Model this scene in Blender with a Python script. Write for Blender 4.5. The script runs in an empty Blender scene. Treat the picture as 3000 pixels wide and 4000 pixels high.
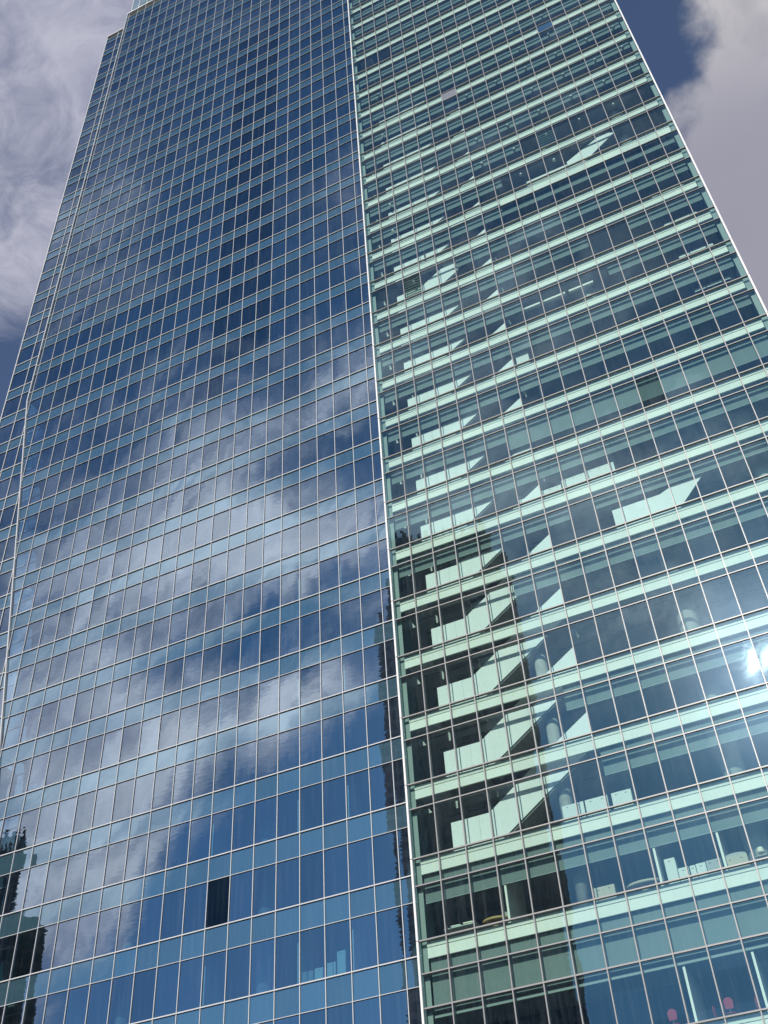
import bpy, bmesh, math, random
from mathutils import Vector, Matrix
random.seed(7)
S = bpy.context.scene
D2R = math.radians

# ------------------------------------------------------------------ camera
# origin: foot of the tower corner at the sill of the third office floor; x along the facade, y into the building
H = 4.3147            # storey height
W = 1.524             # bay width, projecting screen
WL = 1.5295           # bay width, main face
YL = 1.723            # main face sits this far behind the projecting screen
YS = 3.15             # narrow strip at the far end sits further back still
GZ = -23.3            # street level
CAM = Vector((20.6255, -50.189, -21.652))
cam_d = bpy.data.cameras.new("camera")
cam = bpy.data.objects.new("camera", cam_d)
S.collection.objects.link(cam)
S.camera = cam
cam_d.sensor_fit = 'HORIZONTAL'
cam_d.sensor_width = 36.0
cam_d.lens = 36.0 * 4276.05 / 3000.0
cam_d.clip_end = 5000
hd, pt, ro = D2R(22.4906), D2R(43.26238), D2R(-4.14835)
CR = Matrix.Rotation(hd, 3, 'Z') @ Matrix.Rotation(math.pi / 2 + pt, 3, 'X') @ Matrix.Rotation(ro, 3, 'Z')
cam.matrix_world = Matrix.Translation(CAM) @ CR.to_4x4()

def pix(p):
    q = CR.transposed() @ (Vector(p) - CAM)
    if q.z > -0.1: return None
    return 1500 + 4276.05 * q.x / -q.z, 2000 - 4276.05 * q.y / -q.z

# ------------------------------------------------------------------ sun and exposure
SUN = Vector((0.004, -0.848, 0.530)).normalized()       # towards the sun
sun_d = bpy.data.lights.new("sun", 'SUN'); sun_d.energy = 4.2; sun_d.angle = D2R(0.53); sun_d.color = (1.0, 0.955, 0.88)
sun = bpy.data.objects.new("sun", sun_d); S.collection.objects.link(sun)
sun.rotation_euler = SUN.to_track_quat('Z', 'Y').to_euler()
S.view_settings.view_transform = 'Standard'; S.view_settings.look = 'None'
S.view_settings.exposure = 0.0; S.view_settings.gamma = 1.0; S.view_settings.use_curve_mapping = False
S.render.engine = 'CYCLES'
S.cycles.max_bounces = 7; S.cycles.transparent_max_bounces = 12; S.cycles.glossy_bounces = 3
S.cycles.diffuse_bounces = 3; S.cycles.caustics_reflective = False; S.cycles.caustics_refractive = False
S.cycles.sample_clamp_indirect = 4.0

# ------------------------------------------------------------------ node helper
class NT:
    def __init__(s, t): s.t = t; s.n = t.nodes; s.l = t.links
    def _in(s, sock, v):
        if v is None: return
        if isinstance(v, bpy.types.NodeSocket): s.l.new(v, sock)
        else: sock.default_value = v
    def node(s, kind, ins=None, **props):
        nd = s.n.new(kind)
        for k, v in props.items(): setattr(nd, k, v)
        for k, v in (ins or {}).items(): s._in(nd.inputs[k], v)
        return nd
    def m(s, op, a, b=None, c=None, clamp=False):
        nd = s.n.new('ShaderNodeMath'); nd.operation = op; nd.use_clamp = clamp
        s._in(nd.inputs[0], a); s._in(nd.inputs[1], b); s._in(nd.inputs[2], c)
        return nd.outputs[0]
    def v(s, op, a, b=None, sc=None):
        nd = s.n.new('ShaderNodeVectorMath'); nd.operation = op
        s._in(nd.inputs[0], a); s._in(nd.inputs[1], b)
        if sc is not None: s._in(nd.inputs['Scale'], sc)
        return nd.outputs['Value'] if op in ('DOT_PRODUCT', 'LENGTH', 'DISTANCE') else nd.outputs[0]
    def mixc(s, f, a, b):
        nd = s.n.new('ShaderNodeMix'); nd.data_type = 'RGBA'
        s._in(nd.inputs[0], f); s._in(nd.inputs[6], a); s._in(nd.inputs[7], b)
        return nd.outputs[2]
    def step(s, x, a, b):
        nd = s.n.new('ShaderNodeMapRange'); nd.interpolation_type = 'SMOOTHSTEP'
        s._in(nd.inputs[0], x); nd.inputs[1].default_value = a; nd.inputs[2].default_value = b
        return nd.outputs[0]
    def noise(s, vec, scale, detail=4, rough=0.5, dist=0.0, out=0):
        nd = s.node('ShaderNodeTexNoise', {'Vector': vec, 'Scale': scale, 'Detail': detail, 'Roughness': rough, 'Distortion': dist})
        return nd.outputs[out]

# ------------------------------------------------------------------ sky
world = bpy.data.worlds.new("World"); S.world = world; world.use_nodes = True
wt = NT(world.node_tree); wt.n.clear()
sky = wt.node('ShaderNodeTexSky', sky_type='NISHITA', sun_disc=False, sun_elevation=math.asin(SUN.z),
              sun_rotation=math.atan2(SUN.x, SUN.y), altitude=50, air_density=1.0, dust_density=0.6, ozone_density=2.2)
dirv = wt.node('ShaderNodeTexCoord').outputs['Generated']
SKY = 0.10
def px_dir(px, py, mirror=False):
    d = CR @ Vector(((px - 1500) / 4276.05, -(py - 2000) / 4276.05, -1.0))
    if mirror: d.y = -d.y
    return d.normalized()
# where the clouds are thicker (+) or thinner (-): (direction, half-width in degrees, amount)
BLOBS = []
for px, py, mir, wd, am in (
    # seen mirrored in the glass (the sky behind the photographer)
    (330, 3330, 1, 5.0, .55), (250, 3750, 1, 3.0, .40), (1000, 3300, 1, 1.5, .16), (1250, 3600, 1, 1.2, .20), (1180, 3850, 1, 1.0, .16), (520, 3060, 1, 4.0, .38), (820, 2900, 1, 4.0, .28), (1200, 2820, 1, 2.6, .45), (1380, 2700, 1, 2.0, .3), (820, 2030, 1, 4.0, .34), (1250, 2150, 1, 3.0, .22), (450, 3600, 1, 2.5, .35),
    (600, 2250, 1, 5.0, .16), (1060, 2150, 1, 3.0, .16), (150, 2950, 1, 5.0, .22), (250, 2500, 1, 5, .18),
    (650, 2700, 1, 1.8, -.16), (760, 2560, 1, 2.3, -.22), (1180, 2400, 1, 3.4, -.22), (1000, 2520, 1, 2.2, -.24), (900, 3500, 1, 5.0, -.45), (1350, 3200, 1, 4.0, -.30),
    (1300, 3700, 1, 7.0, -.42), (400, 3950, 1, 4.0, -.30), (700, 3850, 1, 5.0, -.36), (950, 600, 1, 4.5, -.22), (850, 1100, 1, 3.5, -.22),
    (300, 1500, 1, 5.0, -.08), (1200, 1300, 1, 4.0, .05), (2800, 2550, 1, 4.0, .34), (2500, 2400, 1, 5.0, .12), (2400, 3300, 1, 8.0, -.25), (2700, 3900, 1, 7.0, -.14),
    (700, 450, 1, 13.0, -.16), (2100, 350, 1, 12.0, -.28), (2800, 1300, 1, 5.0, -.22), (1900, 1300, 1, 4.0, .10), (1050, 2900, 1, 2.0, .12), (350, 2900, 1, 3.0, .10),
    # seen directly
    (150, 900, 0, 5.0, .26), (350, 120, 0, 5.0, .40), (50, 250, 0, 4.0, .16), (120, 580, 0, 2.2, -.16), (80, 1330, 0, 2.0, -.12), (30, 1700, 0, 4.5, -.70), (90, 560, 0, 3.0, -.05),
    (2550, 350, 0, 3.2, -.55), (2480, 60, 0, 3.5, -.55)):
    BLOBS.append((px_dir(px, py, mir), wd, am))
axis = (px_dir(1150, 2380, True) - px_dir(250, 2740, True)).normalized()
warp = wt.v('ADD', dirv, wt.v('SCALE', wt.v('SUBTRACT', wt.noise(dirv, 5.0, 3, out=1), (.5, .5, .5)), sc=0.09))
uwarp = wt.v('NORMALIZE', warp)
along = wt.v('DOT_PRODUCT', warp, tuple(axis))
st = wt.v('SUBTRACT', warp, wt.v('SCALE', tuple(axis), sc=wt.m('MULTIPLY', along, wt.m('MULTIPLY', 0.80, wt.step(wt.m('MULTIPLY', wt.node('ShaderNodeSeparateXYZ', {0: dirv}).outputs[1], -1.0), -0.08, 0.08)))))
n1 = wt.noise(st, 7.0, 8, 0.55, 0.25)
n2 = wt.noise(wt.v('ADD', st, (3.1, 1.7, 5.3)), 26.0, 9, 0.64, 0.5)
cov = wt.m('ADD', wt.m('MULTIPLY', n1, 0.90), wt.m('MULTIPLY', n2, 0.72))
veil = wt.step(wt.node('ShaderNodeSeparateXYZ', {0: dirv}).outputs[2], 0.52, 0.75)
cov = wt.m('ADD', cov, wt.m('MULTIPLY', veil, 0.06))
for d, wd, am in BLOBS:
    k = 1.0 / (1.0 - math.cos(D2R(wd)))
    e = wt.m('EXPONENT', wt.m('MULTIPLY', wt.m('SUBTRACT', wt.v('DOT_PRODUCT', uwarp, tuple(d)), 1.0), k))
    cov = wt.m('ADD', cov, wt.m('MULTIPLY', e, am))
thin = wt.step(cov, 0.58, 1.30)
# the big cumulus at the right: everything beyond one great circle, lumpy edge
pa, pb = px_dir(2695, 0), px_dir(2622, 520)
nrm = pa.cross(pb).normalized()
if nrm.dot(px_dir(2900, 300)) < 0: nrm = -nrm
lump = wt.m('ADD', wt.m('MULTIPLY', wt.m('SUBTRACT', wt.noise(dirv, 22.0, 7, 0.55, 0.2), 0.5), 0.075),
            wt.m('MULTIPLY', wt.m('SUBTRACT', wt.noise(dirv, 7.0, 3, 0.5), 0.5), 0.05))
side = wt.m('ADD', wt.v('DOT_PRODUCT', dirv, tuple(nrm)), lump)
big = wt.step(side, -0.008, 0.024)
# it only fills the part of the sky beyond the tower's right edge
gate = wt.step(wt.v('DOT_PRODUCT', dirv, tuple(px_dir(3100, 500))), math.cos(D2R(34)), math.cos(D2R(18)))
big = wt.m('MULTIPLY', big, gate)
tosun = wt.v('DOT_PRODUCT', dirv, tuple(SUN))
glow = wt.step(tosun, 0.30, 0.97)
near = wt.m('EXPONENT', wt.m('MULTIPLY', wt.m('SUBTRACT', tosun, 1.0), 420.0))
shade = wt.m('ADD', wt.m('MULTIPLY', n2, 0.6), wt.m('MULTIPLY', wt.noise(warp, 9.0, 6, 0.55), 0.42))
skyc = wt.v('MULTIPLY', wt.v('SCALE', sky.outputs[0], sc=SKY), wt.mixc(glow, (1.02, 0.98, 1.05, 1), (0.42, 0.78, 1.06, 1)))
cl_dim = wt.mixc(wt.step(shade, 0.3, 0.7), (0.30, 0.32, 0.44, 1), (0.54, 0.54, 0.64, 1))
cl_sun = wt.mixc(wt.step(shade, 0.3, 0.7), (0.62, 0.68, 0.92, 1), (1.75, 1.80, 1.92, 1))
cl = wt.mixc(glow, cl_dim, cl_sun)
shade2 = wt.noise(wt.v('ADD', dirv, (1.3, .2, .7)), 9.0, 8, 0.58, 0.3)
low = wt.step(wt.m('ADD', wt.v('DOT_PRODUCT', dirv, tuple(px_dir(2930, 980))), wt.m('MULTIPLY', wt.m('SUBTRACT', shade2, 0.5), 0.02)), math.cos(D2R(13)), math.cos(D2R(3)))
cum = wt.mixc(wt.step(shade2, 0.32, 0.64), (0.42, 0.415, 0.46, 1), (0.76, 0.735, 0.725, 1))
cum = wt.mixc(wt.m('MULTIPLY', low, 0.95), cum, (0.315, 0.315, 0.395, 1))
c1 = wt.mixc(wt.m('MULTIPLY', thin, 0.93), skyc, cl)
c2 = wt.mixc(big, c1, cum)
c3 = wt.v('ADD', c2, wt.v('SCALE', (2.6, 2.7, 3.2), sc=wt.m('MULTIPLY', near, 0.8)))
near2 = wt.m('EXPONENT', wt.m('MULTIPLY', wt.m('SUBTRACT', wt.v('DOT_PRODUCT', uwarp, tuple(px_dir(2975, 2650, True))), 1.0), 14000.0))
c3 = wt.v('ADD', c3, wt.v('SCALE', (14.0, 13.0, 12.0), sc=wt.m('MULTIPLY', near2, wt.step(n2, 0.40, 0.62))))
bg = wt.node('ShaderNodeBackground', {'Color': c3, 'Strength': 1.0})
wt.l.new(bg.outputs[0], wt.node('ShaderNodeOutputWorld').inputs[0])
SKY_NODE = sky

# ------------------------------------------------------------------ materials
def mat(name):
    m = bpy.data.materials.new(name); m.use_nodes = True; t = NT(m.node_tree); t.n.clear()
    return m, t
def out(t, sh): t.l.new(sh, t.node('ShaderNodeOutputMaterial').inputs[0])
def pos(t): return t.node('ShaderNodeNewGeometry').outputs['Position']
def solid(name, col, rough=0.6, metal=0.0, var=0.10, sc=1.3, spec=0.4):
    m, t = mat(name)
    p = pos(t)
    n = t.noise(p, sc, 5, 0.6); n2 = t.noise(t.v('MULTIPLY', p, (6, 6, 0.5)), 1.0, 4, 0.6)
    f = t.m('ADD', t.m('MULTIPLY', t.m('SUBTRACT', n, 0.5), 2 * var), t.m('MULTIPLY', t.m('SUBTRACT', n2, 0.5), var))
    if name in ('white_painted_panel', 'white_ledge', 'white_stair_guard', 'grey_roller_blind'):
        sx = t.node('ShaderNodeSeparateXYZ', {0: p})
        cl_ = t.node('ShaderNodeCombineXYZ', {0: t.m('FLOOR', t.m('DIVIDE', sx.outputs[0], 1.524)), 2: t.m('FLOOR', t.m('DIVIDE', sx.outputs[2], 4.3147))}).outputs[0]
        wv = t.node('ShaderNodeTexWhiteNoise', {'Vector': cl_}, noise_dimensions='3D').outputs['Value']
        strk = t.step(t.noise(t.v('MULTIPLY', p, (9, 1, .8)), 1.0, 4, .7), .52, .78)
        f = t.m('ADD', f, t.m('SUBTRACT', t.m('MULTIPLY', t.m('SUBTRACT', wv, .5), .09), t.m('MULTIPLY', strk, .10)))
    c = t.v('SCALE', tuple(col), sc=t.m('ADD', 1.0, f))
    b = t.node('ShaderNodeBsdfPrincipled', {'Base Color': c, 'Roughness': rough, 'Metallic': metal, 'Specular IOR Level': spec})
    out(t, b.outputs[0]); return m

def wavy(t, w, tilt, pillow, ripple):
    """surface normal of a wall of separate, slightly bowed panes"""
    g = t.node('ShaderNodeNewGeometry'); p = g.outputs['Position']; N = g.outputs['Normal']
    sx = t.node('ShaderNodeSeparateXYZ', {0: p})
    cx = t.m('FLOOR', t.m('DIVIDE', sx.outputs[0], w))
    zf = t.m('DIVIDE', sx.outputs[2], H)
    cz = t.m('FLOOR', zf)
    up = t.m('GREATER_THAN', t.m('FRACT', zf), 0.655)
    cell = t.node('ShaderNodeCombineXYZ', {0: cx, 1: t.m('MULTIPLY', up, 7.0), 2: cz}).outputs[0]
    wn = t.node('ShaderNodeTexWhiteNoise', {'Vector': cell}, noise_dimensions='3D')
    rnd = t.v('SUBTRACT', wn.outputs['Color'], (.5, .5, .5))
    # bow of the pane: proportional to the distance from its middle
    fx = t.m('SUBTRACT', t.m('FRACT', t.m('DIVIDE', sx.outputs[0], w)), 0.5)
    bow = t.m('MULTIPLY', fx, t.m('ADD', 0.25, t.node('ShaderNodeSeparateColor', {0: wn.outputs['Color']}).outputs[1]))
    off = t.v('MULTIPLY', p, (0.9, 1.0, 0.42))
    off = t.v('ADD', off, t.v('SCALE', wn.outputs['Color'], sc=37.0))
    nl = t.v('SUBTRACT', t.noise(off, 1.25, 2, 0.5, out=1), (.5, .5, .5))
    rp = t.v('MULTIPLY', t.v('ADD', p, t.v('SCALE', wn.outputs['Color'], sc=11.0)), (1.2, 1.0, 7.0))
    nr = t.v('SUBTRACT', t.noise(rp, 1.2, 2, 0.5, out=1), (.5, .5, .5))
    v = t.v('SCALE', rnd, sc=tilt)
    v = t.v('ADD', v, t.v('SCALE', nl, sc=pillow))
    v = t.v('ADD', v, t.v('SCALE', nr, sc=ripple))
    v = t.v('ADD', v, t.node('ShaderNodeCombineXYZ', {0: t.m('MULTIPLY', bow, tilt * 1.2)}).outputs[0])
    v = t.v('MULTIPLY', v, (1, 0, 1))
    return t.v('NORMALIZE', t.v('ADD', N, v)), wn, p

def glass(name, tint, refl, ior, w, tilt, pillow, ripple, backing=None, dirt=0.02, boost=0.0):
    m, t = mat(name)
    N, wn, p = wavy(t, w, tilt, pillow, ripple)
    inc = t.node('ShaderNodeNewGeometry').outputs['Incoming']
    ca = t.m('ABSOLUTE', t.v('DOT_PRODUCT', N, inc))
    r0 = ((ior - 1) / (ior + 1)) ** 2
    fr = t.m('ADD', r0, t.m('MULTIPLY', 1 - r0, t.m('POWER', t.m('SUBTRACT', 1.0, ca, clamp=True), 5.0)))
    r1 = t.node('ShaderNodeSeparateColor', {0: wn.outputs['Color']}).outputs[0]
    fac = t.m('MULTIPLY', fr, t.m('ADD', 0.88, t.m('MULTIPLY', r1, 0.24)))
    fac = t.m('ADD', fac, boost, clamp=True)
    gl = t.node('ShaderNodeBsdfGlossy', {'Color': (*refl, 1), 'Roughness': 0.0, 'Normal': N})
    if backing is None:
        tr = t.node('ShaderNodeBsdfTransparent', {'Color': (*tint, 1)}).outputs[0]
    else:
        n = t.noise(p, 0.6, 4, 0.6)
        c = t.v('SCALE', tuple(backing), sc=t.m('ADD', t.m('MULTIPLY', r1, 0.16), t.m('ADD', 0.82, t.m('MULTIPLY', n, 0.2))))
        tr = t.node('ShaderNodeBsdfDiffuse', {'Color': c}).outputs[0]
    mx = t.node('ShaderNodeMixShader', {0: fac, 1: tr, 2: gl.outputs[0]}).outputs[0]
    # a little dust and run-off on the outside
    st = t.noise(t.v('MULTIPLY', p, (5, 1, .25)), 1.0, 5, 0.65)
    sp = t.noise(p, 7.0, 3, 0.6)
    dm = t.m('MULTIPLY', t.m('ADD', t.step(st, 0.42, 0.85), t.m('MULTIPLY', t.step(sp, 0.66, 0.74), 0.8)), dirt)
    df = t.node('ShaderNodeBsdfDiffuse', {'Color': (0.62, 0.66, 0.70, 1)}).outputs[0]
    mx = t.node('ShaderNodeMixShader', {0: dm, 1: mx, 2: df}).outputs[0]
    out(t, mx); return m

M = {}
M['clear'] = glass('green_tinted_glass', (.755, .89, .84), (.62, .88, 1.0), 2.3, W, .0060, .0085, .0040, dirt=.035)
M['clear_up'] = M['clear']
M['blue'] = glass('blue_reflective_glass', (.34, .56, .62), (.76, .88, 1.0), 3.7, WL, .0105, .0085, .0100, dirt=.03)
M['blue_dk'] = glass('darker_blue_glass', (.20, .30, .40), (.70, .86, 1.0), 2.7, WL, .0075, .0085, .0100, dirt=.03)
M['blue_sp'] = glass('blue_spandrel_glass', (0, 0, 0), (.72, .88, 1.0), 3.4, WL, .0085, .0055, .0040, backing=(.038, .082, .105), dirt=.03)
M['bare_glass'] = glass('dull_clear_pane', (.50, .62, .58), (.6, .8, .9), 1.7, W, .003, .004, .002, dirt=.05)
M['dark_glass'] = glass('dark_open_pane', (.3, .36, .40), (.5, .7, .85), 1.6, W, 0, 0, 0, dirt=.015)
M['grey_pane'] = solid('grey_temporary_pane', (.16, .17, .20), .35)
M['blue_pane'] = glass('blue_film_pane', (.2, .4, .7), (.6, .8, 1), 2.4, W, .004, .004, .002, backing=(.03, .075, .12))
M['screen'] = glass('pale_green_screen_glass', (.74, .93, .88), (.9, 1, 1), 1.8, WL, .004, .004, .002, dirt=.14)
M['alu'] = solid('cream_aluminium', (.56, .55, .55), .38, 0.0, .08, 2.0)
M['grey_alu'] = solid('warm_grey_aluminium', (.29, .275, .268), .36, 0.0, .12, 2.0)
M['white_trim'] = solid('white_corner_metal', (.78, .75, .72), .4, 0, .05)
M['white_panel'] = solid('white_painted_panel', (.90, .88, .80), .55, 0, .06, .9)
M['white_panel2'] = solid('white_ledge', (.80, .80, .73), .55, 0, .03, .7)
M['blind'] = solid('grey_roller_blind', (.195, .242, .235), .85, 0, .07, .5)
M['cover'] = solid('grey_green_cover', (.30, .36, .34), .6, 0, .06)
M['slab'] = solid('pale_ceiling', (.62, .64, .62), .8, 0, .06)
M['slot'] = solid('black_slot', (.02, .02, .02), .8)
M['carpet'] = solid('dark_carpet', (.13, .125, .12), .95, 0, .1)
M['back'] = solid('dark_core_wall', (.07, .08, .10), .8, 0, .2, .4)
M['white_guard'] = solid('white_stair_guard', (.88, .88, .86), .6, 0, .04, 1.0)
M['concrete'] = solid('raw_concrete', (.42, .41, .38), .85, 0, .30, 2.6)
M['col_paint'] = solid('white_painted_column', (.60, .62, .58), .6, 0, .05)
M['steel'] = solid('green_painted_steel', (.10, .20, .19), .5)
M['tower'] = None

# ------------------------------------------------------------------ mesh helpers
class MB:
    def __init__(s): s.v = []; s.f = []
    def box(s, x0, x1, y0, y1, z0, z1):
        b = len(s.v)
        s.v += [(x, y, z) for z in (z0, z1) for y in (y0, y1) for x in (x0, x1)]
        s.f += [tuple(b + i for i in q) for q in ((0, 2, 3, 1), (4, 5, 7, 6), (0, 1, 5, 4), (2, 6, 7, 3), (0, 4, 6, 2), (1, 3, 7, 5))]
        return s
    def prism_xz(s, pts, y0, y1):            # outline in the facade plane, given thickness
        b = len(s.v); n = len(pts)
        a = sum(pts[i][0] * pts[(i + 1) % n][1] - pts[(i + 1) % n][0] * pts[i][1] for i in range(n))
        if a < 0: pts = pts[::-1]
        s.v += [(x, y0, z) for x, z in pts] + [(x, y1, z) for x, z in pts]
        s.f.append(tuple(b + i for i in range(n))); s.f.append(tuple(b + n + i for i in reversed(range(n))))
        for i in range(n):
            j = (i + 1) % n; s.f.append((b + j, b + i, b + n + i, b + n + j))
        return s
    def prism_xy(s, pts, z0, z1):
        b = len(s.v); n = len(pts)
        a = sum(pts[i][0] * pts[(i + 1) % n][1] - pts[(i + 1) % n][0] * pts[i][1] for i in range(n))
        if a < 0: pts = pts[::-1]
        s.v += [(x, y, z0) for x, y in pts] + [(x, y, z1) for x, y in pts]
        s.f.append(tuple(b + i for i in reversed(range(n)))); s.f.append(tuple(b + n + i for i in range(n)))
        for i in range(n):
            j = (i + 1) % n; s.f.append((b + i, b + j, b + n + j, b + n + i))
        return s
    def quad(s, x0, x1, y, z0, z1):          # facing the street (-y)
        b = len(s.v); s.v += [(x0, y, z0), (x1, y, z0), (x1, y, z1), (x0, y, z1)]; s.f.append((b, b + 1, b + 2, b + 3)); return s
    def poly(s, pts, y):
        b = len(s.v); s.v += [(x, y, z) for x, z in pts]; s.f.append(tuple(range(b, b + len(pts)))); return s
    def bar(s, a, c, r, n=6):
        a = Vector(a); c = Vector(c); d = (c - a).normalized()
        u = d.cross(Vector((0, 0, 1)) if abs(d.z) < .9 else Vector((1, 0, 0))).normalized(); w = d.cross(u)
        b = len(s.v)
        for p in (a, c):
            for i in range(n):
                t = 2 * math.pi * i / n; s.v.append(tuple(p + u * r * math.cos(t) + w * r * math.sin(t)))
        for i in range(n):
            j = (i + 1) % n; s.f.append((b + i, b + j, b + n + j, b + n + i))
        s.f.append(tuple(b + i for i in reversed(range(n)))); s.f.append(tuple(b + n + i for i in range(n)))
        return s
    def cyl(s, x, y, z0, z1, r, n=20, r1=None): 
        b = len(s.v); r1 = r if r1 is None else r1
        for z, q in ((z0, r), (z1, r1)):
            for i in range(n):
                t = 2 * math.pi * i / n; s.v.append((x + q * math.cos(t), y + q * math.sin(t), z))
        for i in range(n):
            j = (i + 1) % n; s.f.append((b + i, b + j, b + n + j, b + n + i))
        s.f.append(tuple(b + i for i in reversed(range(n)))); s.f.append(tuple(b + n + i for i in range(n)))
        return s
    def build(s, name, m, parent=None, bevel=0.0, smooth=False):
        me = bpy.data.meshes.new(name); me.from_pydata([tuple(v) for v in s.v], [], s.f); me.update()
        if bevel:
            bm = bmesh.new(); bm.from_mesh(me)
            bmesh.ops.bevel(bm, geom=bm.edges[:], offset=bevel, segments=2, affect='EDGES', clamp_overlap=True)
            bm.to_mesh(me); bm.free()
        if smooth:
            for p in me.polygons: p.use_smooth = len(p.vertices) == 4
        o = bpy.data.objects.new(name, me); S.collection.objects.link(o)
        if m is not None: me.materials.append(m if not isinstance(m, str) else M[m])
        if parent is not None: o.parent = parent
        return o
def empty(name, label, cat, group=None, loc=(0, 0, 0)):
    o = bpy.data.objects.new(name, None); S.collection.objects.link(o); o.location = loc
    o.empty_display_size = 0.5; o['label'] = label; o['category'] = cat
    if group: o['group'] = group
    return o
def tag(o, label=None, cat=None, group=None, kind=None):
    for k, v in (('label', label), ('category', cat), ('group', group), ('kind', kind)):
        if v: o[k] = v
    return o

# ------------------------------------------------------------------ street level (behind and below the frame)
m, t = mat('asphalt'); p = pos(t)
c = t.mixc(t.noise(p, 3.0, 6, .6), (.035, .036, .038, 1), (.07, .07, .072, 1))
out(t, t.node('ShaderNodeBsdfPrincipled', {'Base Color': c, 'Roughness': .85}).outputs[0]); M['asphalt'] = m
M['paving'] = solid('pale_paving', (.30, .29, .27), .85, 0, .15, 1.0)
gr = MB(); gr.v = [(-3000, -3000, GZ - .14), (3000, -3000, GZ - .14), (3000, 3000, GZ - .14), (-3000, 3000, GZ - .14)]; gr.f = [(0, 1, 2, 3)]
tag(gr.build('road', 'asphalt'), 'dark asphalt road running along the foot of the towers', 'road', kind='structure')
tag(MB().box(-60, 45, -6, 60, GZ - .2, GZ).build('pavement', 'paving'), 'pale stone pavement around the glass tower', 'pavement', kind='structure')

# ------------------------------------------------------------------ the glass tower
T = empty('office_tower', 'tall glass office tower with white mullion grid and a projecting green glass screen', 'skyscraper', loc=(0, 0, GZ))
class P:                                # parts are built in world metres, then hung under the tower
    @staticmethod
    def add(mb, name, m, **k):
        par = k.pop('parent', None)
        o = mb.build(name, m, **k)
        if par is None:
            o.parent = T; o.location = (0, 0, -GZ)
        else: o.parent = par
        return o
TOP = 36
ROOF_L = 157.0
SILL = [(-3, -14.9), (-2, -10.6), (-1, -6.22)] + [(j, j * H) for j in range(0, TOP + 1)]
XR = 18 * W                             # far edge of the projecting screen
def edge_x(z):                          # slanting far edge of the main face
    if z > 63.5: return -38.55
    return -38.55 + (63.5 - z) * 0.1515
def xl(k): return 0.066 - k * WL
XS = -43.3                              # far edge of the strip
ROOF_S = 156.4

def area(x0, x1, y, z0, z1):
    """share of the frame a rectangle covers"""
    n = 0; tot = []
    pts = [pix((x, y, z)) for x, z in ((x0, z0), (x1, z0), (x1, z1), (x0, z1))]
    if any(q is None for q in pts): return 0
    a = abs(sum(pts[i][0] * pts[(i + 1) % 4][1] - pts[(i + 1) % 4][0] * pts[i][1] for i in range(4))) / 2
    for i in range(5):
        for j in range(5):
            q = pix((x0 + (x1 - x0) * (i + .5) / 5, y, z0 + (z1 - z0) * (j + .5) / 5))
            if 0 < q[0] < 3000 and 0 < q[1] < 4000: n += 1
    return a * n / 25

panes = {'window_pane': [], 'spandrel_pane': []}
def cut(x0, x1, z0, z1):
    """clip a main-face rectangle to the slanting far edge"""
    e0, e1 = edge_x(z0) + .05, edge_x(z1) + .05
    if x1 <= min(e0, e1): return None
    if x0 >= max(e0, e1): return [(x0, z0), (x1, z0), (x1, z1), (x0, z1)]
    pts = [(x0, z0), (x1, z0), (x1, z1), (x0, z1)]
    # half-plane clip against the line e0-e1
    def s(p):
        e = e0 + (e1 - e0) * (p[1] - z0) / (z1 - z0); return p[0] - e
    res = []
    for i in range(4):
        a, b = pts[i], pts[(i + 1) % 4]; sa, sb = s(a), s(b)
        if sa >= 0: res.append(a)
        if sa * sb < 0:
            f = sa / (sa - sb); res.append((a[0] + (b[0] - a[0]) * f, a[1] + (b[1] - a[1]) * f))
    return res if len(res) > 2 else None

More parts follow.
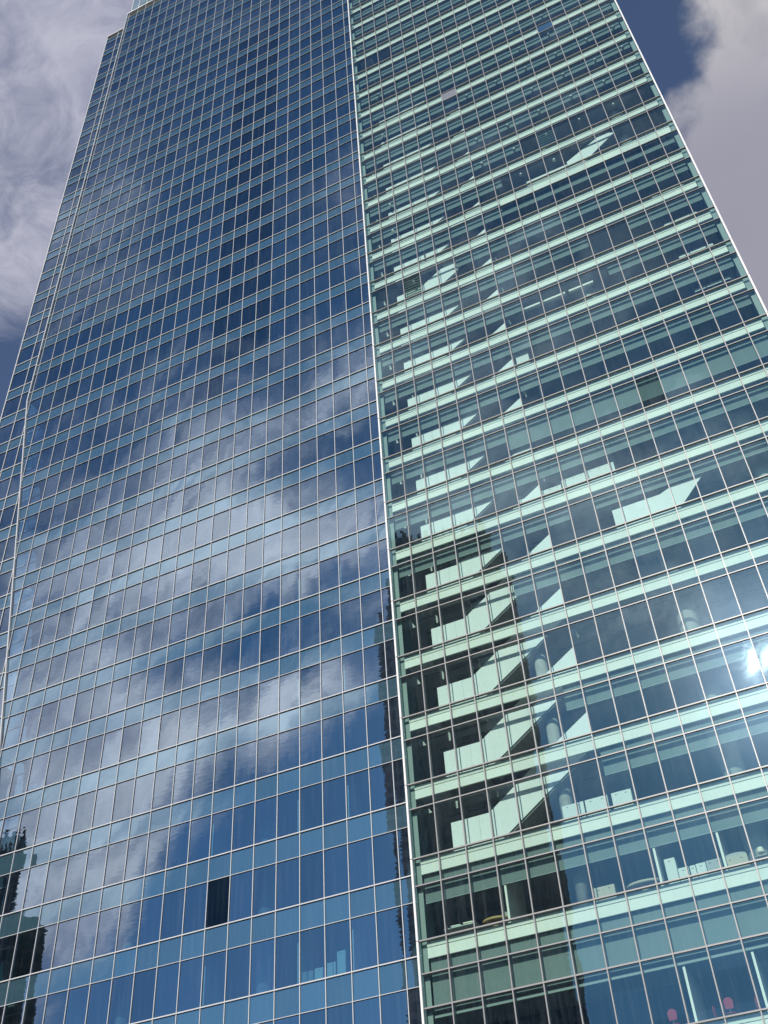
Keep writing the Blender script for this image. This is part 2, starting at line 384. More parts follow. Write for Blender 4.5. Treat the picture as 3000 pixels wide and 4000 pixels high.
special = {}      # (bay, level) -> material of the vision pane of the screen
special[(12, 7)] = 'bare_glass'; special[(2, 12)] = 'bare_glass'
FR = .655
for n, (j, z) in enumerate(SILL[:-1]):
    zn = SILL[n + 1][1]; zt = z + FR * H if j != -1 else -1.61
    if j == -1: zt = -3.22
    for i in range(18):
        x0, x1 = i * W, (i + 1) * W
        mm = special.get((i, j), 'clear')
        panes['window_pane'].append((area(x0, x1, 0, z, zt), [(x0, z), (x1, z), (x1, zt), (x0, zt)], 0.0, mm))
        if j == -1:
            panes['window_pane'].append((area(x0, x1, 0, zt, -1.61), [(x0, zt), (x1, zt), (x1, -1.61), (x0, -1.61)], 0.0, 'clear')); z2 = -1.61
        else: z2 = zt
        mm = 'grey_pane' if (i, j) == (6, 18) else 'blue_pane' if (i, j) == (13, 19) else 'clear'
        panes['spandrel_pane'].append((area(x0, x1, 0, z2, zn), [(x0, z2), (x1, z2), (x1, zn), (x0, zn)], 0.0, mm))
    ztl = z + FR * H if j != -1 else -1.49
    for k in range(0, 27):
        x0, x1 = xl(k + 1), min(xl(k), 0.0)
        zz = min(zn, ROOF_L)
        if z > ROOF_L: continue
        for kind, a, b, mm in (('window_pane', z, min(ztl, zz), 'blue'), ('spandrel_pane', ztl, zz, 'blue_sp')):
            if b - a < .05: continue
            pg = cut(x0, x1, a, b)
            if pg is None: continue
            if (k, j, kind) == (8, 1, 'window_pane'): mm = 'dark_glass'
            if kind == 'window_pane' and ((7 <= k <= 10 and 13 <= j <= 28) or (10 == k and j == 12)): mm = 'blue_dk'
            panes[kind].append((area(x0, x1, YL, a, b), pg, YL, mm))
    for k in range(19, 29):
        x0, x1 = max(xl(k + 1), XS), xl(k)
        if x1 <= XS + .02 or z > ROOF_S: continue
        if x0 > edge_x(z) + 4.0: continue
        zz = min(zn, ROOF_S)
        for kind, a, b, mm in (('window_pane', z, min(ztl, zz), 'blue'), ('spandrel_pane', ztl, zz, 'blue_sp')):
            if b - a < .05: continue
            vis = 1.0 if x1 < edge_x(a) + .8 else 0.0
            panes[kind].append((vis * area(x0, x1, YS, a, b), [(x0, a), (x1, a), (x1, b), (x0, b)], YS, mm))
for kind, lst in panes.items():
    lst.sort(key=lambda r: -r[0])
    for r in lst[:100]:
        o = P.add(MB().poly(r[1], r[2]), kind, r[3])
        if r[3] == 'dark_glass' and r[2] == YL: o['label'] = 'window pane left dark without its blue reflection'
    rest = {}
    for r in lst[100:]:
        rest.setdefault(r[3], MB()).poly(r[1], r[2])
    big_ = MB(); mats = []; idx = []
    for r in lst[100:]:
        if r[3] not in mats: mats.append(r[3])
        big_.poly(r[1], r[2]); idx.append(mats.index(r[3]))
    o = P.add(big_, kind, mats[0])
    for mm in mats[1:]: o.data.materials.append(M[mm])
    for pgn, ii in zip(o.data.polygons, idx): pgn.material_index = ii
    o['kind'] = 'stuff'

# mullions
for i in range(1, 18):
    P.add(MB().box(i * W - .029, i * W + .029, -.058, .23, GZ + .02, TOP * H), 'mullion', 'grey_alu')
for k in range(1, 26):
    x = xl(k)
    zb = GZ + .02
    if x < edge_x(GZ): 
        zb = 63.5 - (x + 38.55) / .1515 if x > -38.55 else 63.5
    if x < -38.5: continue
    P.add(MB().box(x - .021, x + .021, YL - .06, YL + .12, max(zb, GZ + .02), ROOF_L), 'mullion', 'alu')
for k in range(20, 28):
    x = xl(k)
    zt_ = ROOF_S
    if x > -37: zt_ = min(ROOF_S, 63.5 - (x - 3.0 + 38.55) / .1515)
    P.add(MB().box(x - .034, x + .034, YS - .07, YS + .12, GZ + .02, zt_), 'mullion', 'alu')
# rails
for n, (j, z) in enumerate(SILL):
    P.add(MB().box(.09, XR - .05, -.075, .11, z - .034, z + .034), 'sill_rail', 'grey_alu')
    if j < TOP:
        zt = z + FR * H if j != -1 else -1.61
        P.add(MB().box(.09, XR - .05, -.05, .30, zt - .031, zt + .031), 'transom_rail', 'grey_alu')
        if j == -1: P.add(MB().box(.09, XR - .05, -.05, .30, -3.256, -3.184), 'transom_rail', 'grey_alu')
    if z < ROOF_L:
        P.add(MB().box(edge_x(z), -.10, YL - .085, YL + .13, z - .032, z + .032), 'sill_rail', 'alu')
        zt = z + FR * H if j != -1 else -1.49
        if zt < ROOF_L: P.add(MB().box(edge_x(zt), -.10, YL - .072, YL + .12, zt - .016, zt + .016), 'transom_rail', 'alu')
        mb = MB(); x1 = edge_x(z) + 2.0
        mb.box(XS, x1, YS - .085, YS + .12, z - .045, z + .045)
        if zt < ROOF_S: mb.box(XS, x1, YS - .078, YS + .12, zt - .028, zt + .028)
        if z < ROOF_S: P.add(mb, 'strip_rail', 'alu')
# corner trims
P.add(MB().box(-.06, .055, -.13, .10, GZ + .02, TOP * H + .3), 'corner_trim', 'white_trim', bevel=.015)
P.add(MB().box(XR - .05, XR + .065, -.13, .10, GZ + .02, TOP * H + .3), 'corner_trim', 'white_trim', bevel=.015)
P.add(MB().prism_xz([(edge_x(GZ) - .05, GZ + .02), (edge_x(GZ) + .05, GZ + .02), (-38.50, 63.5), (-38.50, ROOF_L + .2), (-38.60, ROOF_L + .2), (-38.60, 63.5)], YL - .15, YL + .16), 'corner_trim', 'alu')
P.add(MB().box(XS - .09, XS + .03, YS - .10, YS + .14, GZ + .02, ROOF_S + .2), 'corner_trim', 'alu')
# section joints of the corner trims, one at every sill
for j, z in SILL:
    for x in (-.0025, XR + .0075):
        P.add(MB().box(x - .064, x + .064, -.136, .08, z - .022, z + .004), 'trim_joint', 'slot')
# roof caps
P.add(MB().box(-38.62, -.10, YL - .16, YL + .5, ROOF_L, ROOF_L + .28), 'roof_cap', 'white_trim')
P.add(MB().box(XS - .1, -38.7, YS - .16, YS + .5, ROOF_S + .02, ROOF_S + .3), 'roof_cap', 'alu')

# closing walls: ends of the projecting screen and of the building
for j in range(0, TOP):
    z = j * H
    if j > 30: break
P.add(MB().box(.10, .36, .30, .36, GZ + .02, TOP * H), 'corner_cover', 'cover')
P.add(MB().box(XR - .40, XR - .07, .30, .36, GZ + .02, TOP * H), 'corner_cover', 'cover')
P.add(MB().box(XR - .12, XR - .05, .37, 30, GZ + .02, TOP * H), 'end_wall', 'cover')
P.add(MB().box(.06, .095, .12, YL + .6, GZ + .02, TOP * H), 'return_wall', 'steel')
P.add(MB().box(XS + .02, XS + .08, YS + .16, 30, GZ + .02, ROOF_S), 'end_wall', 'back')
P.add(MB().box(-38.50, -38.44, YL + .18, YS + .6, 63.6, ROOF_L - .02), 'return_wall', 'cover')
P.add(MB().box(XS + .2, XR - .2, 11.0, 11.3, GZ + .02, ROOF_L - 1), 'core_wall', 'back')

# floor slabs with ceiling slots
SX0, SX1 = 2.3, 10.66              # stair opening in the slab
for n, (j, z) in enumerate(SILL):
    if z > ROOF_L - 1: continue
    e = max(edge_x(z), edge_x(z - 4)) + .5
    pts = [(XS + .12, YS + .45), (e, YS + .45), (e, YL + .45), (.55, YL + .45), (.55, .50)]
    if 0 <= j < 24: pts += [(1.9, .50), (1.9, 2.45), (SX1, 2.45), (SX1, .50)]
    pts += [(XR - .45, .50), (XR - .45, 10.98), (XS + .12, 10.98)]
    sl = MB().prism_xy(pts, z - .74, z - .10)
    o = P.add(sl, 'floor_slab', 'slab')
    o.data.materials.append(M['carpet'])
    for pg in o.data.polygons:
        if pg.normal.z > .9: pg.material_index = 1
    if -1 <= j <= 7:
        sm = MB()
        for yy in (1.6, 3.1):
            x = 1.0
            while x < XR - 1.5:
                if not (1.5 < x < 11.6 and yy < 2.4) or yy > 2.5: sm.box(x, x + 1.05, yy, yy + .07, z - .752, z - .744)
                x += 1.30
        P.add(sm, 'ceiling_slot', 'slot', parent=None)

# spandrel panels of the projecting screen: a cap and a taller panel below it
for n, (j, z) in enumerate(SILL):
    if j == 0 and False: continue
    x0, x1 = .40, XR - .45
    mb = MB().box(x0, x1, .155, .29, z - .30, z - .05)
    P.add(mb, 'spandrel_cap', 'white_panel2')
    if j == 14:
        P.add(MB().box(x0, 8.0 * W + .1, .185, .29, z - .82, z - .325), 'spandrel_panel', 'white_panel')
        o = P.add(MB().box(8.0 * W + .13, x1, .185, .29, z - 1.50, z - .325), 'spandrel_panel', 'white_panel')
        o['label'] = 'deep pale green spandrel band filling the space down to the transom'
    else:
        P.add(MB().box(x0, x1, .185, .29, z - .84, z - .325), 'spandrel_panel', 'white_panel')

# roller blinds: per storey a list of (first bay, last bay, height of the lower edge as a share of the storey)
BL = {}
for j in range(-3, 36): BL[j] = [(.27, 17.68, .47)]
BL[-1] = []
BL[1] = [(7.1, 17.68, .47)]; BL[2] = [(6.25, 17.68, .47)]; BL[3] = []; BL[4] = [(5.1, 17.68, .47)]
BL[5] = [(.27, 7.9, .50), (9.0, 17.68, .52)]
BL[7] = [(.27, 5.9, .47), (6.0, 17.68, .27)]
BL[12] = [(.27, .9, .8), (5.0, 17.68, .47)]
BL[10] = [(.27, 7.9, .47), (12.4, 17.68, .47)]; BL[11] = [(.27, 11.9, .47), (14.0, 17.68, .47)]
BL[13] = [(.27, 17.68, .47)]
BL[14] = [(.27, 8.4, .47)]; BL[15] = [(.27, 9.9, .47)]
BL[22] = [(3.0, 17.68, .47)]
for j, segs in BL.items():
    z = dict(SILL)[j]; zn = z + H
    for a, b, f in segs:
        a0 = max(a * W, .43); b0 = min(b * W, XR - .47)
        o = P.add(MB().box(a0, b0, .42, .432, z + f * H, zn - .76), 'roller_blind', 'blind')
        P.add(MB().box(a0, b0, .413, .44, z + f * H - .035, z + f * H - .001), 'hem_bar', 'cover', parent=o)
o = P.add(MB().box(.43, XR - .47, .42, .432, -3.30, -.80), 'roller_blind', 'blind')
P.add(MB().box(.43, XR - .47, .36, .45, -3.62, -3.48), 'head_rail', 'cover')

# round columns behind the glass
for x, y, r in ((16.9, 2.2, .60), (23.6, 2.1, .60), (-1.6, 4.3, .5), (-11.2, 4.3, .5), (-20.7, 4.3, .5), (-30.2, 4.3, .5)):
    P.add(MB().cyl(x, y, GZ + .02, ROOF_L - 1.5, r, 28), 'round_column', 'col_paint', smooth=True)
for x in (4.66, 12.06, 6.1):
    pass

# stairs behind the left bays of the projecting screen
def stair(j):
    z = j * H
    st = bpy.data.objects.new('staircase', None); S.collection.objects.link(st); st.parent = T; st.location = (0, 0, -GZ)
    st.empty_display_size = .3
    def add(mb, name, m): 
        o = mb.build(name, m); o.parent = st; return o
    y0, y1 = .72, .80
    # level guard of the landing, in three sheets
    xs = (2.10, 3.02, 3.70, 4.36)
    for a, b in zip(xs[:-1], xs[1:]):
        add(MB().box(a + .004, b - .004, y0, y1, z - .35, z + 1.86), 'guard_panel', 'white_guard')
    add(MB().box(2.0, 4.36, .84, 2.42, z - .30, z - .10), 'landing', 'concrete')
    # sloping guard of the flight that rises to the next storey
    lo = lambda x: .675 * (x - 4.55)
    up = lambda x: 1.95 + .70 * (x - 4.45)
    cutx = (4.37, 5.95, 7.30, 8.70, 10.55)
    for a, b in zip(cutx[:-1], cutx[1:]):
        a += .005; b -= .005
        add(MB().prism_xz([(a, z + max(lo(a), -.35)), (b, z + max(lo(b), -.35)), (b, z + min(up(b), 6.12)), (a, z + min(up(a), 6.12))], y0, y1), 'guard_panel', 'white_guard')
    # the flight itself: a sloping concrete slab with steps on it
    fl = MB().prism_xz([(4.75, z + .03), (10.3, z + 3.80), (10.3, z + 4.02), (4.4, z + .03)], .82, 2.30)
    for s_ in range(21):
        x = 4.45 + s_ * .265; zz = z + .08 + s_ * (H / 24.2)
        fl.box(x, x + .30, .84, 2.28, zz - .02, zz + .17)
    add(fl, 'flight', 'concrete')
    add(MB().prism_xz([(4.45, z + .1), (9.6, z + H - .75), (9.6, z + H + .25), (4.45, z + 1.15)], 2.34, 2.40), 'guard_panel', 'white_guard')
    # end post where the flight arrives
    add(MB().box(10.56, 10.60, .72, .80, z + H - .3, z + H + 1.25), 'newel_post', 'white_guard')
    return st
for j in range(0, 20): 
    if j in (0,): 
        continue
    stair(j)
P.add(MB().cyl(8.3, 1.55, .2, 3 * H + 2.9, .36, 24), 'round_column', 'concrete', smooth=True)

# small white spotlights close behind the glass
for j, xs in ((15, (2.55, 11.55, 14.6, 17.6, 20.65, 23.7)), (16, (11.55, 14.6, 17.6, 20.65, 23.7)), (17, (17.6, 20.65, 23.7, 26.3)),
              (18, (2.55, 11.55, 14.6, 17.6, 20.65, 23.7, 26.3)), (20, (2.55, 17.6, 20.65)), (19, (17.6, 20.65, 23.7)), (14, (2.55, 14.6, 17.6)), (12, (3.9,))):
    for x in xs:
        z = j * H + 2.16
        o = P.add(MB().cyl(x, .18, z - .14, z + .20, .15, 12, .05), 'spotlight', 'white_panel')
        P.add(MB().box(x - .012, x + .012, .20, .412, z + .17, z + .20), 'bracket', 'white_panel', parent=o)

# sunlit partition ends and extra guards
for j, xs_ in ((0, (4.72, 12.36, 15.42)), (-1, (15.50, 18.6, 12.45))):
    z = dict(SILL)[j]
    for x in xs_: P.add(MB().box(x - .055, x + .055, .46, 3.4, z - .09, (z + H - .76) if j >= 0 else -3.65), 'partition', 'white_panel')
for x in (-4.65, -7.98, -13.9, -23.2, -32.4):
    for j in (0, 2, 4, 6): P.add(MB().box(x - .035, x + .035, YL + .5, 4.0, j * H - .09, (j + 1) * H - .76), 'partition', 'white_panel')
def low_stair(j, x0, x1, x2, top=1.85):
    z = j * H
    P.add(MB().prism_xz([(x0, z - .09), (x1 + .9, z - .09), (x2, z + top + 1.0), (x2 - .1, z + top + 1.35), (x1 + .4, z + top), (x0, z + top)], .62, .70), 'guard_panel', 'white_guard')
low_stair(5, 14.6, 17.2, 20.9)
P.add(MB().prism_xz([(14.85, 14 * H - .09), (18.45, 14 * H - .09), (18.45, 14 * H + 1.28), (14.85, 14 * H + 1.28)], .55, .63), 'guard_panel', 'white_guard')
P.add(MB().prism_xz([(18.5, 14 * H - .09), (19.1, 14 * H - .09), (22.9, 14 * H + 2.9), (22.0, 14 * H + 3.5), (18.5, 14 * H + 1.6)], .55, .63), 'guard_panel', 'white_guard')

for x0_, x1_ in ((12.1, 13.4), (13.6, 15.4), (15.7, 17.6)):
    P.add(MB().box(x0_, x1_, 1.0, 1.25, 10 * H + 2.75, 10 * H + 2.95), 'bulkhead', 'white_panel')
    P.add(MB().box(x0_ + .1, x1_ - .1, 1.9, 2.0, 10 * H - .09, 10 * H + 1.95), 'partition', 'cover')
P.add(MB().box(12.0, 12.08, .5, 3.6, 8 * H - .09, 9 * H - .76), 'partition', 'back')
for x in (12.02, 5.0): P.add(MB().box(x, x + .07, .5, 3.6, 13 * H - .09, 14 * H - .76), 'partition', 'back')
# strip light fittings under the ceilings of the storeys without blinds
for j, x0_, x1_ in ((3, 11.4, 26), (14, 14.5, 26), (15, 15.5, 26), (1, 1.0, 10.4), (2, 1.0, 9)):
    x = x0_
    while x < x1_:
        P.add(MB().box(x, x + 1.15, 2.55, 2.70, (j + 1) * H - .80, (j + 1) * H - .742), 'strip_light', 'white_trim'); x += 3.05

# louvred pane on the twelfth storey
lv = MB()
for q in range(7): lv.box(2 * W + .06, 3 * W - .06, .06, .13, 12 * H + .35 + q * .33, 12 * H + .41 + q * .33)
P.add(lv, 'louver_blade', 'cover')
lv = MB()
for q in range(6): lv.box(11 * W + .06, 12 * W - .06, .06, .13, 15 * H + .30 + q * .36, 15 * H + .36 + q * .36)
P.add(lv, 'louver_blade', 'steel')

# open glass screen above the main roof, with steel behind it
SC_TOP = ROOF_L + 14
for k in range(0, 25):
    P.add(MB().quad(xl(k + 1) if k < 24 else -37.95, min(xl(k), -.1), YL, ROOF_L + .30, SC_TOP), 'parapet_glass', 'screen')
for k in range(1, 26):
    x = xl(k) if k < 25 else -37.98
    P.add(MB().box(x - .04, x + .04, YL - .06, YL + .12, ROOF_L + .3, SC_TOP), 'parapet_post', 'white_trim')
fr = MB()
for q in range(7): fr.bar((-37.9, YL + .12, ROOF_L + 1.9 + q * 1.9), (-.3, YL + .12, ROOF_L + 1.9 + q * 1.9), .035)
P.add(fr, 'parapet_rail', 'white_trim')
fr = MB(); rnd = random.Random(3)
for q in range(14):
    x = -37.6 + q * 2.8
    fr.bar((x, 3.4, ROOF_L), (x + 2.6, 3.4, ROOF_L + 6.5), .16); fr.bar((x + 2.6, 3.4, ROOF_L + 6.5), (x + 2.8, 3.4, ROOF_L), .12)
    fr.bar((x, 3.4, ROOF_L + 6.5), (x + 2.8, 3.4, ROOF_L + 13), .14)
fr.bar((-37.7, 3.4, ROOF_L + 6.5), (-.4, 3.4, ROOF_L + 6.5), .18)
P.add(fr, 'steel_frame', 'steel')
P.add(MB().box(-38.4, -.4, 3.9, 10.9, ROOF_L - .95, ROOF_L - .5), 'roof', 'slab')
P.add(MB().box(.3, XR - .3, .6, 10.9, TOP * H - .3, TOP * H), 'roof', 'slab')

# ------------------------------------------------------------------ buildings across the street (seen mirrored in the glass)
def block_mat(name, wall, win, sx, sz, fz=.62, fx=.6):
    m, t = mat(name); g = t.node('ShaderNodeNewGeometry'); p = g.outputs['Position']
    s = t.node('ShaderNodeSeparateXYZ', {0: p})
    h = t.m('ADD', s.outputs[0], s.outputs[1])
    a = t.m('LESS_THAN', t.m('FRACT', t.m('DIVIDE', h, sx)), fx)
    b = t.m('LESS_THAN', t.m('FRACT', t.m('DIVIDE', s.outputs[2], sz)), fz)
    f = t.m('MULTIPLY', a, b)
    n = t.noise(p, .15, 4, .6)
    c = t.mixc(f, t.v('SCALE', tuple(wall), sc=t.m('ADD', .7, t.m('MULTIPLY', n, .6))), (*win, 1))
    bs = t.node('ShaderNodeBsdfPrincipled', {'Base Color': c, 'Roughness': t.m('SUBTRACT', .8, t.m('MULTIPLY', f, .6))})
    out(t, bs.outputs[0]); return m

M['tower_a'] = block_mat('grey_stone_tower_wall', (.50, .52, .57), (.22, .26, .33), 3.0, 3.7)
M['tower_b'] = block_mat('dark_brown_tower_wall', (.16, .14, .15), (.04, .06, .075), 4.2, 3.9, .7, .75)
def rect(ox, oy, deg, u0, u1, v0, v1):
    """footprint of a block turned by deg: u runs away from the tower's near corner to the left, v away from the street"""
    a = D2R(deg); u = Vector((-math.cos(a), math.sin(a))); v = Vector((-math.sin(a), -math.cos(a)))
    return [(ox + u.x * p + v.x * q, oy + u.y * p + v.y * q) for p, q in ((u0, v0), (u1, v0), (u1, v1), (u0, v1))]
def tp(mb, name, m, par):
    o = mb.build(name, m); o.parent = par; o.location = (-par.location[0], -par.location[1], -par.location[2]); return o
AX, AY, AD = -41.5, -194.0, 14.3
a = empty('stone_tower', 'grey stone tower with stepped crown mirrored beside the bright corner trim', 'skyscraper', loc=(AX, AY, GZ))
tp(MB().prism_xy(rect(AX, AY, AD, 0, 41.2, 0, 38), GZ, 183), 'shaft', 'tower_a', a)
tp(MB().prism_xy(rect(AX, AY, AD, 1.3, 39.5, 1.5, 36), 183.01, 196), 'upper_tier', 'tower_a', a)
tp(MB().prism_xy(rect(AX, AY, AD, 5.0, 35.0, 3, 34), 196.01, 207), 'crown', 'tower_a', a)
pn = MB()
for q in range(9): pn.prism_xy(rect(AX, AY, AD, 5.4 + q * 3.3, 6.8 + q * 3.3, 3.2, 4.6), 207.01, 209.6)
tp(pn, 'battlement', 'tower_a', a)
pn = MB()
for q in range(12): pn.prism_xy(rect(AX, AY, AD, .3 + q * 3.6, 1.3 + q * 3.6, -.7, -.01), GZ, 182)
tp(pn, 'pilaster', 'tower_a', a)
BX, BY, BD = -160.2, -150.0, 41.6
b = empty('slab_tower', 'near black slab tower with toothed roofline mirrored low in the blue glass', 'skyscraper', loc=(BX, BY, GZ))
tp(MB().prism_xy(rect(BX, BY, BD, 0, 6.4, 0, 20), GZ, 93), 'side_wing', 'tower_b', b)
tp(MB().prism_xy(rect(BX, BY, BD, 6.41, 44, -1.5, 22), GZ, 108), 'shaft', 'tower_b', b)
tp(MB().prism_xy(rect(BX, BY, BD, 8.5, 40, 0, 20), 108.01, 112), 'upper_tier', 'tower_b', b)
pn = MB()
for q in range(12):
    pn.prism_xy(rect(BX, BY, BD, 8.8 + q * 2.6, 10.2 + q * 2.6, .2, 2.0), 112.01, 114.0)
tp(pn, 'roof_tooth', 'tower_b', b)

# ------------------------------------------------------------------ what stands behind the glass
def dusty(name, col, **k): M[name] = solid(name, col, .6, 0, .04, **k); return name
dusty('beige_laminate', (.52, .47, .37)); dusty('white_laminate', (.74, .76, .72)); dusty('grey_laminate', (.42, .43, .41))
dusty('tan_wood', (.50, .34, .13)); dusty('magenta_plastic', (.30, .012, .045)); dusty('dark_metal', (.04, .045, .05)); dusty('shade_cream', (.85, .80, .66))
Z0 = .0
def place(root, x, y, z): root.location = (x, y, z); return root
def add(mb, name, m, root, bevel=.008):
    o = mb.build(name, m, root, bevel=bevel); return o
FLO = -.10          # finished floor below the sill line
def cabinet(x, w, h, j, mt, label, group=None, y=.95, d=.45, doors=2, base=.06, z0=None):
    r = empty('cabinet', label, 'cabinet', group)
    add(MB().box(0, w, 0, d, base, h), 'carcass', mt, r, .012)
    add(MB().box(.03, w - .03, .03, d - .03, 0, base), 'plinth', 'dark_metal', r, 0)
    for q in range(doors):
        a_ = w * q / doors + .012; b_ = w * (q + 1) / doors - .012
        dd = add(MB().box(a_, b_, -.018, -.001, base + .02, h - .03), 'door', mt, r, .004)
        add(MB().box((a_ + b_) / 2 - .05, (a_ + b_) / 2 + .05, -.035, -.019, h - .16, h - .145), 'handle', 'dark_metal', dd, 0)
    zf = (dict(SILL)[j] + FLO) if z0 is None else z0
    return place(r, x, y, zf)
# storey just above the tall blinds
cabinet(8.98, 1.05, 1.06, 0, 'beige_laminate', 'small beige cabinet standing alone on the lowest office floor, nearest the stairs')
def lamp(x, y, z, label):
    r = empty('table_lamp', label, 'lamp')
    add(MB().cyl(0, 0, 0, .03, .10, 16), 'base', 'dark_metal', r, 0)
    add(MB().cyl(0, 0, .03, .22, .012, 8), 'stem', 'dark_metal', r, 0)
    sh = MB().cyl(0, 0, .20, .46, .17, 20, .15); add(sh, 'lamp_shade', 'shade_cream', r, .03)
    return place(r, x, y, z)
def table(x, y, z, w, d, h, mt, label, rounded=False):
    r = empty('table', label, 'table')
    if rounded:
        pts = [(w / 2 + w / 2 * math.cos(2 * math.pi * q / 24), d / 2 + d / 2 * math.sin(2 * math.pi * q / 24)) for q in range(24)]
        add(MB().prism_xy(pts, h - .12, h), 'table_top', mt, r, .02)
        add(MB().cyl(w / 2, d / 2, .03, h - .121, .16, 16), 'pedestal', mt, r, 0)
        add(MB().cyl(w / 2, d / 2, 0, .03, .36, 20), 'base', 'dark_metal', r, 0)
    else:
        add(MB().box(0, w, 0, d, h - .04, h), 'table_top', mt, r)
        for a_, b_ in ((.03, .03), (w - .08, .03), (.03, d - .08), (w - .08, d - .08)):
            add(MB().box(a_, a_ + .05, b_, b_ + .05, 0, h - .041), 'leg', 'dark_metal', r, 0)
    return place(r, x, y, z)
def chair(x, y, z, rz, mt, label, group=None, tall=1.02):
    r = empty('chair', label, 'chair', group)
    add(MB().prism_xy([(.25 * math.cos(2 * math.pi * q / 16), .25 * math.sin(2 * math.pi * q / 16)) for q in range(16)], .44, .50), 'seat', mt, r, .015)
    bk = [(.21 * math.cos(math.pi * q / 10), tall - .22 + .21 * math.sin(math.pi * q / 10)) for q in range(11)] + [(-.17, .60), (.17, .60)]
    add(MB().prism_xz(bk, -.30, -.25), 'backrest', mt, r, .015)
    add(MB().box(-.03, .03, -.30, -.22, .42, .60), 'back_support', 'dark_metal', r, 0)
    for q in range(4):
        t_ = math.pi / 4 + q * math.pi / 2
        lg = MB(); lg.bar((.13 * math.cos(t_), .13 * math.sin(t_), .44), (.25 * math.cos(t_), .25 * math.sin(t_), .0), .014); add(lg, 'leg', 'dark_metal', r, 0)
    r.rotation_euler = (0, 0, rz); return place(r, x, y, z)
table(10.55, .75, FLO, 1.75, .9, .84, 'beige_laminate', 'round edged beige table behind the low glass, left of the tall white cabinet', True)
cabinet(12.62, .52, 1.62, 0, 'white_laminate', 'tallest white cabinet, upright box at the end of the low row', doors=1)
cabinet(13.17, .50, 1.03, 0, 'white_laminate', 'low white cabinet directly beside the tallest white cabinet', doors=1)
cabinet(13.72, .28, 1.02, 0, 'white_laminate', 'narrowest white cabinet in the low row', doors=1)
cabinet(14.03, .46, 1.04, 0, 'white_laminate', 'low white cabinet between the narrowest one and the grey one', doors=1)
cabinet(14.52, .74, 1.07, 0, 'grey_laminate', 'grey cabinet ending the low row of white cabinets', doors=2)
r = cabinet(15.36, 1.08, .98, 0, 'beige_laminate', 'beige cabinet with a curved top beside the cream lamp', doors=2)
add(MB().prism_xz([(0, .981), (1.08, .981)] + [(.54 + .54 * math.cos(math.pi * q / 10), .985 + .16 * math.sin(math.pi * q / 10)) for q in range(11)], .02, .43), 'curved_top', 'grey_laminate', r)
lp = table(16.8, .80, FLO, .55, .5, .66, 'beige_laminate', 'small beige side table carrying the cream lamp')
lamp(17.08, 1.05, FLO + .66, 'cream lamp with a round shade on the small side table')
# corner clutter near the bright trim
table(1.15, .70, FLO, 1.75, .7, .72, 'white_laminate', 'white desk with papers behind the corner window, lowest office floor')
def bundle(x, y, z, mt, label, n=3):
    r = empty('paper_roll', label, 'paper roll')
    for q in range(n):
        o_ = MB(); o_.bar((0, q * .11, .06), (.52, q * .11 + .05, .07 + .02 * q), .05, 10); add(o_, 'roll', mt, r, 0)
    return place(r, x, y, z)
bundle(1.5, .75, FLO + .72, 'white_laminate', 'white paper rolls lying at the left end of the corner desk')
bundle(2.2, .75, FLO + .74, 'shade_cream', 'cream paper rolls lying on the middle of the corner desk')
table(3.1, .72, FLO, 1.35, .9, .80, 'tan_wood', 'tan wooden round table next to the corner desk', True)
chair(4.1, 1.9, FLO, 0.3, 'grey_laminate', 'grey chair standing behind the tan wooden table', tall=1.28)
# low white screens on the second office floor
cabinet(8.22, 1.15, 1.22, 1, 'white_laminate', 'low white cabinet closest to the stairs, second office floor', 'three low white cabinets beside the stairs', y=.72)
cabinet(9.45, 1.20, 1.22, 1, 'white_laminate', 'middle one of three low white cabinets on the second office floor', 'three low white cabinets beside the stairs', y=.72)
cabinet(10.85, 1.02, 1.22, 1, 'white_laminate', 'low white cabinet farthest from the stairs, second office floor', 'three low white cabinets beside the stairs', y=.72)
# magenta chairs at the very bottom
zc = -6.22 + FLO
chair(11.45, .95, zc, 0.0, 'magenta_plastic', 'magenta chair, larger one to the left at the bottom edge', 'magenta chairs', 1.10)
chair(13.90, .95, zc, 0.1, 'magenta_plastic', 'magenta chair beside the bottom mullion, right of the larger one', 'magenta chairs', 1.10)
chair(12.9, 1.5, zc, 1.4, 'magenta_plastic', 'magenta chair seen edge on between two facing chairs', 'magenta chairs', 1.12)
chair(14.75, 1.4, zc, 1.5, 'magenta_plastic', 'magenta chair seen edge on, farthest toward the right', 'magenta chairs', 1.12)
cabinet(10.75, .95, 2.62, 9, 'white_laminate', 'tall white wardrobe like cabinet standing alone at the stair head, tenth floor', y=.8, doors=2)
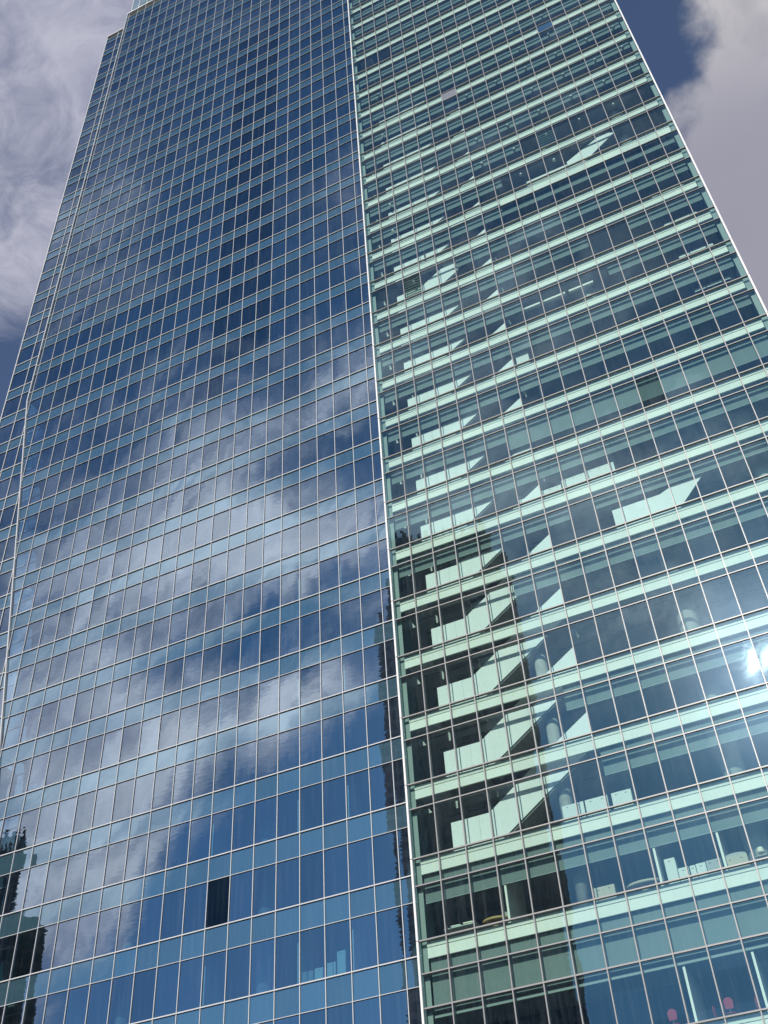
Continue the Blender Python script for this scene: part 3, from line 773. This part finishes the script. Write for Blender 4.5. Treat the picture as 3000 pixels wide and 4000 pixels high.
# long low partitions, seventh office floor
xs = (8.9, 10.35, 11.95, 13.6, 15.52)
for q in range(4):
    nm = ('first', 'second', 'third', 'fourth')[q]
    cabinet(xs[q], xs[q + 1] - xs[q] - .09, (1.35, 1.45, 1.75, 1.80)[q], 6, 'white_laminate',
            nm + ' white cabinet from the stairs in the long row of four, seventh floor', 'long row of white cabinets', y=.9, doors=3)
# white binders on shelves, four storeys near the far edge of the screen
for n_, (j, x, zt_) in enumerate(((9, 23.95, 1.98), (10, 23.85, 1.85), (11, 23.75, 1.75), (12, 23.7, 1.55))):
    zf = j * H + FLO
    sn = ('tenth', 'eleventh', 'twelfth', 'thirteenth')[n_]
    r = empty('shelf_unit', 'open white shelf unit behind the far right windows, %s floor' % sn, 'shelf', 'shelf units near the screen edge')
    add(MB().box(0, 2.55, 0, .35, zt_ - .36, zt_ - .33), 'shelf', 'dark_metal', r, 0)
    for q in (0.02, 1.25, 2.49): add(MB().box(q, q + .04, .02, .33, 0, zt_ - .361), 'leg', 'dark_metal', r, 0)
    place(r, x, .95, zf)
    for a_, b_, nm in ((.02, .50, 'short'), (.56, .78, 'narrowest'), (.84, 1.98, 'longest'), (2.05, 2.50, 'squarish')):
        bx = empty('storage_box', '%s white storage box in the shelf row, %s floor' % (nm, sn), 'box', 'white boxes on shelves')
        add(MB().box(0, b_ - a_, 0, .30, 0, .27), 'body', 'white_laminate', bx, .015)
        add(MB().box(-.006, b_ - a_ + .006, -.006, .306, .271, .32), 'lid', 'white_laminate', bx, .01)
        place(bx, x + a_, .97, zf + zt_ - .33)
# boxes behind the blue glass, lowest floor
for x, w_, h_, mt, lb in ((-7.95, .70, 1.08, 'grey_laminate', 'grey cabinet, left end of the pale row behind the blue glass'),
                          (-7.18, .52, 1.12, 'white_laminate', 'pale cabinet next to the grey one behind the blue glass'),
                          (-6.45, .55, 1.25, 'white_laminate', 'pale cabinet just left of the tallest one behind the blue glass'),
                          (-5.82, .52, 1.75, 'white_laminate', 'tallest pale cabinet behind the blue glass')):
    cabinet(x, w_, h_, 0, mt, lb, y=2.6, doors=1)
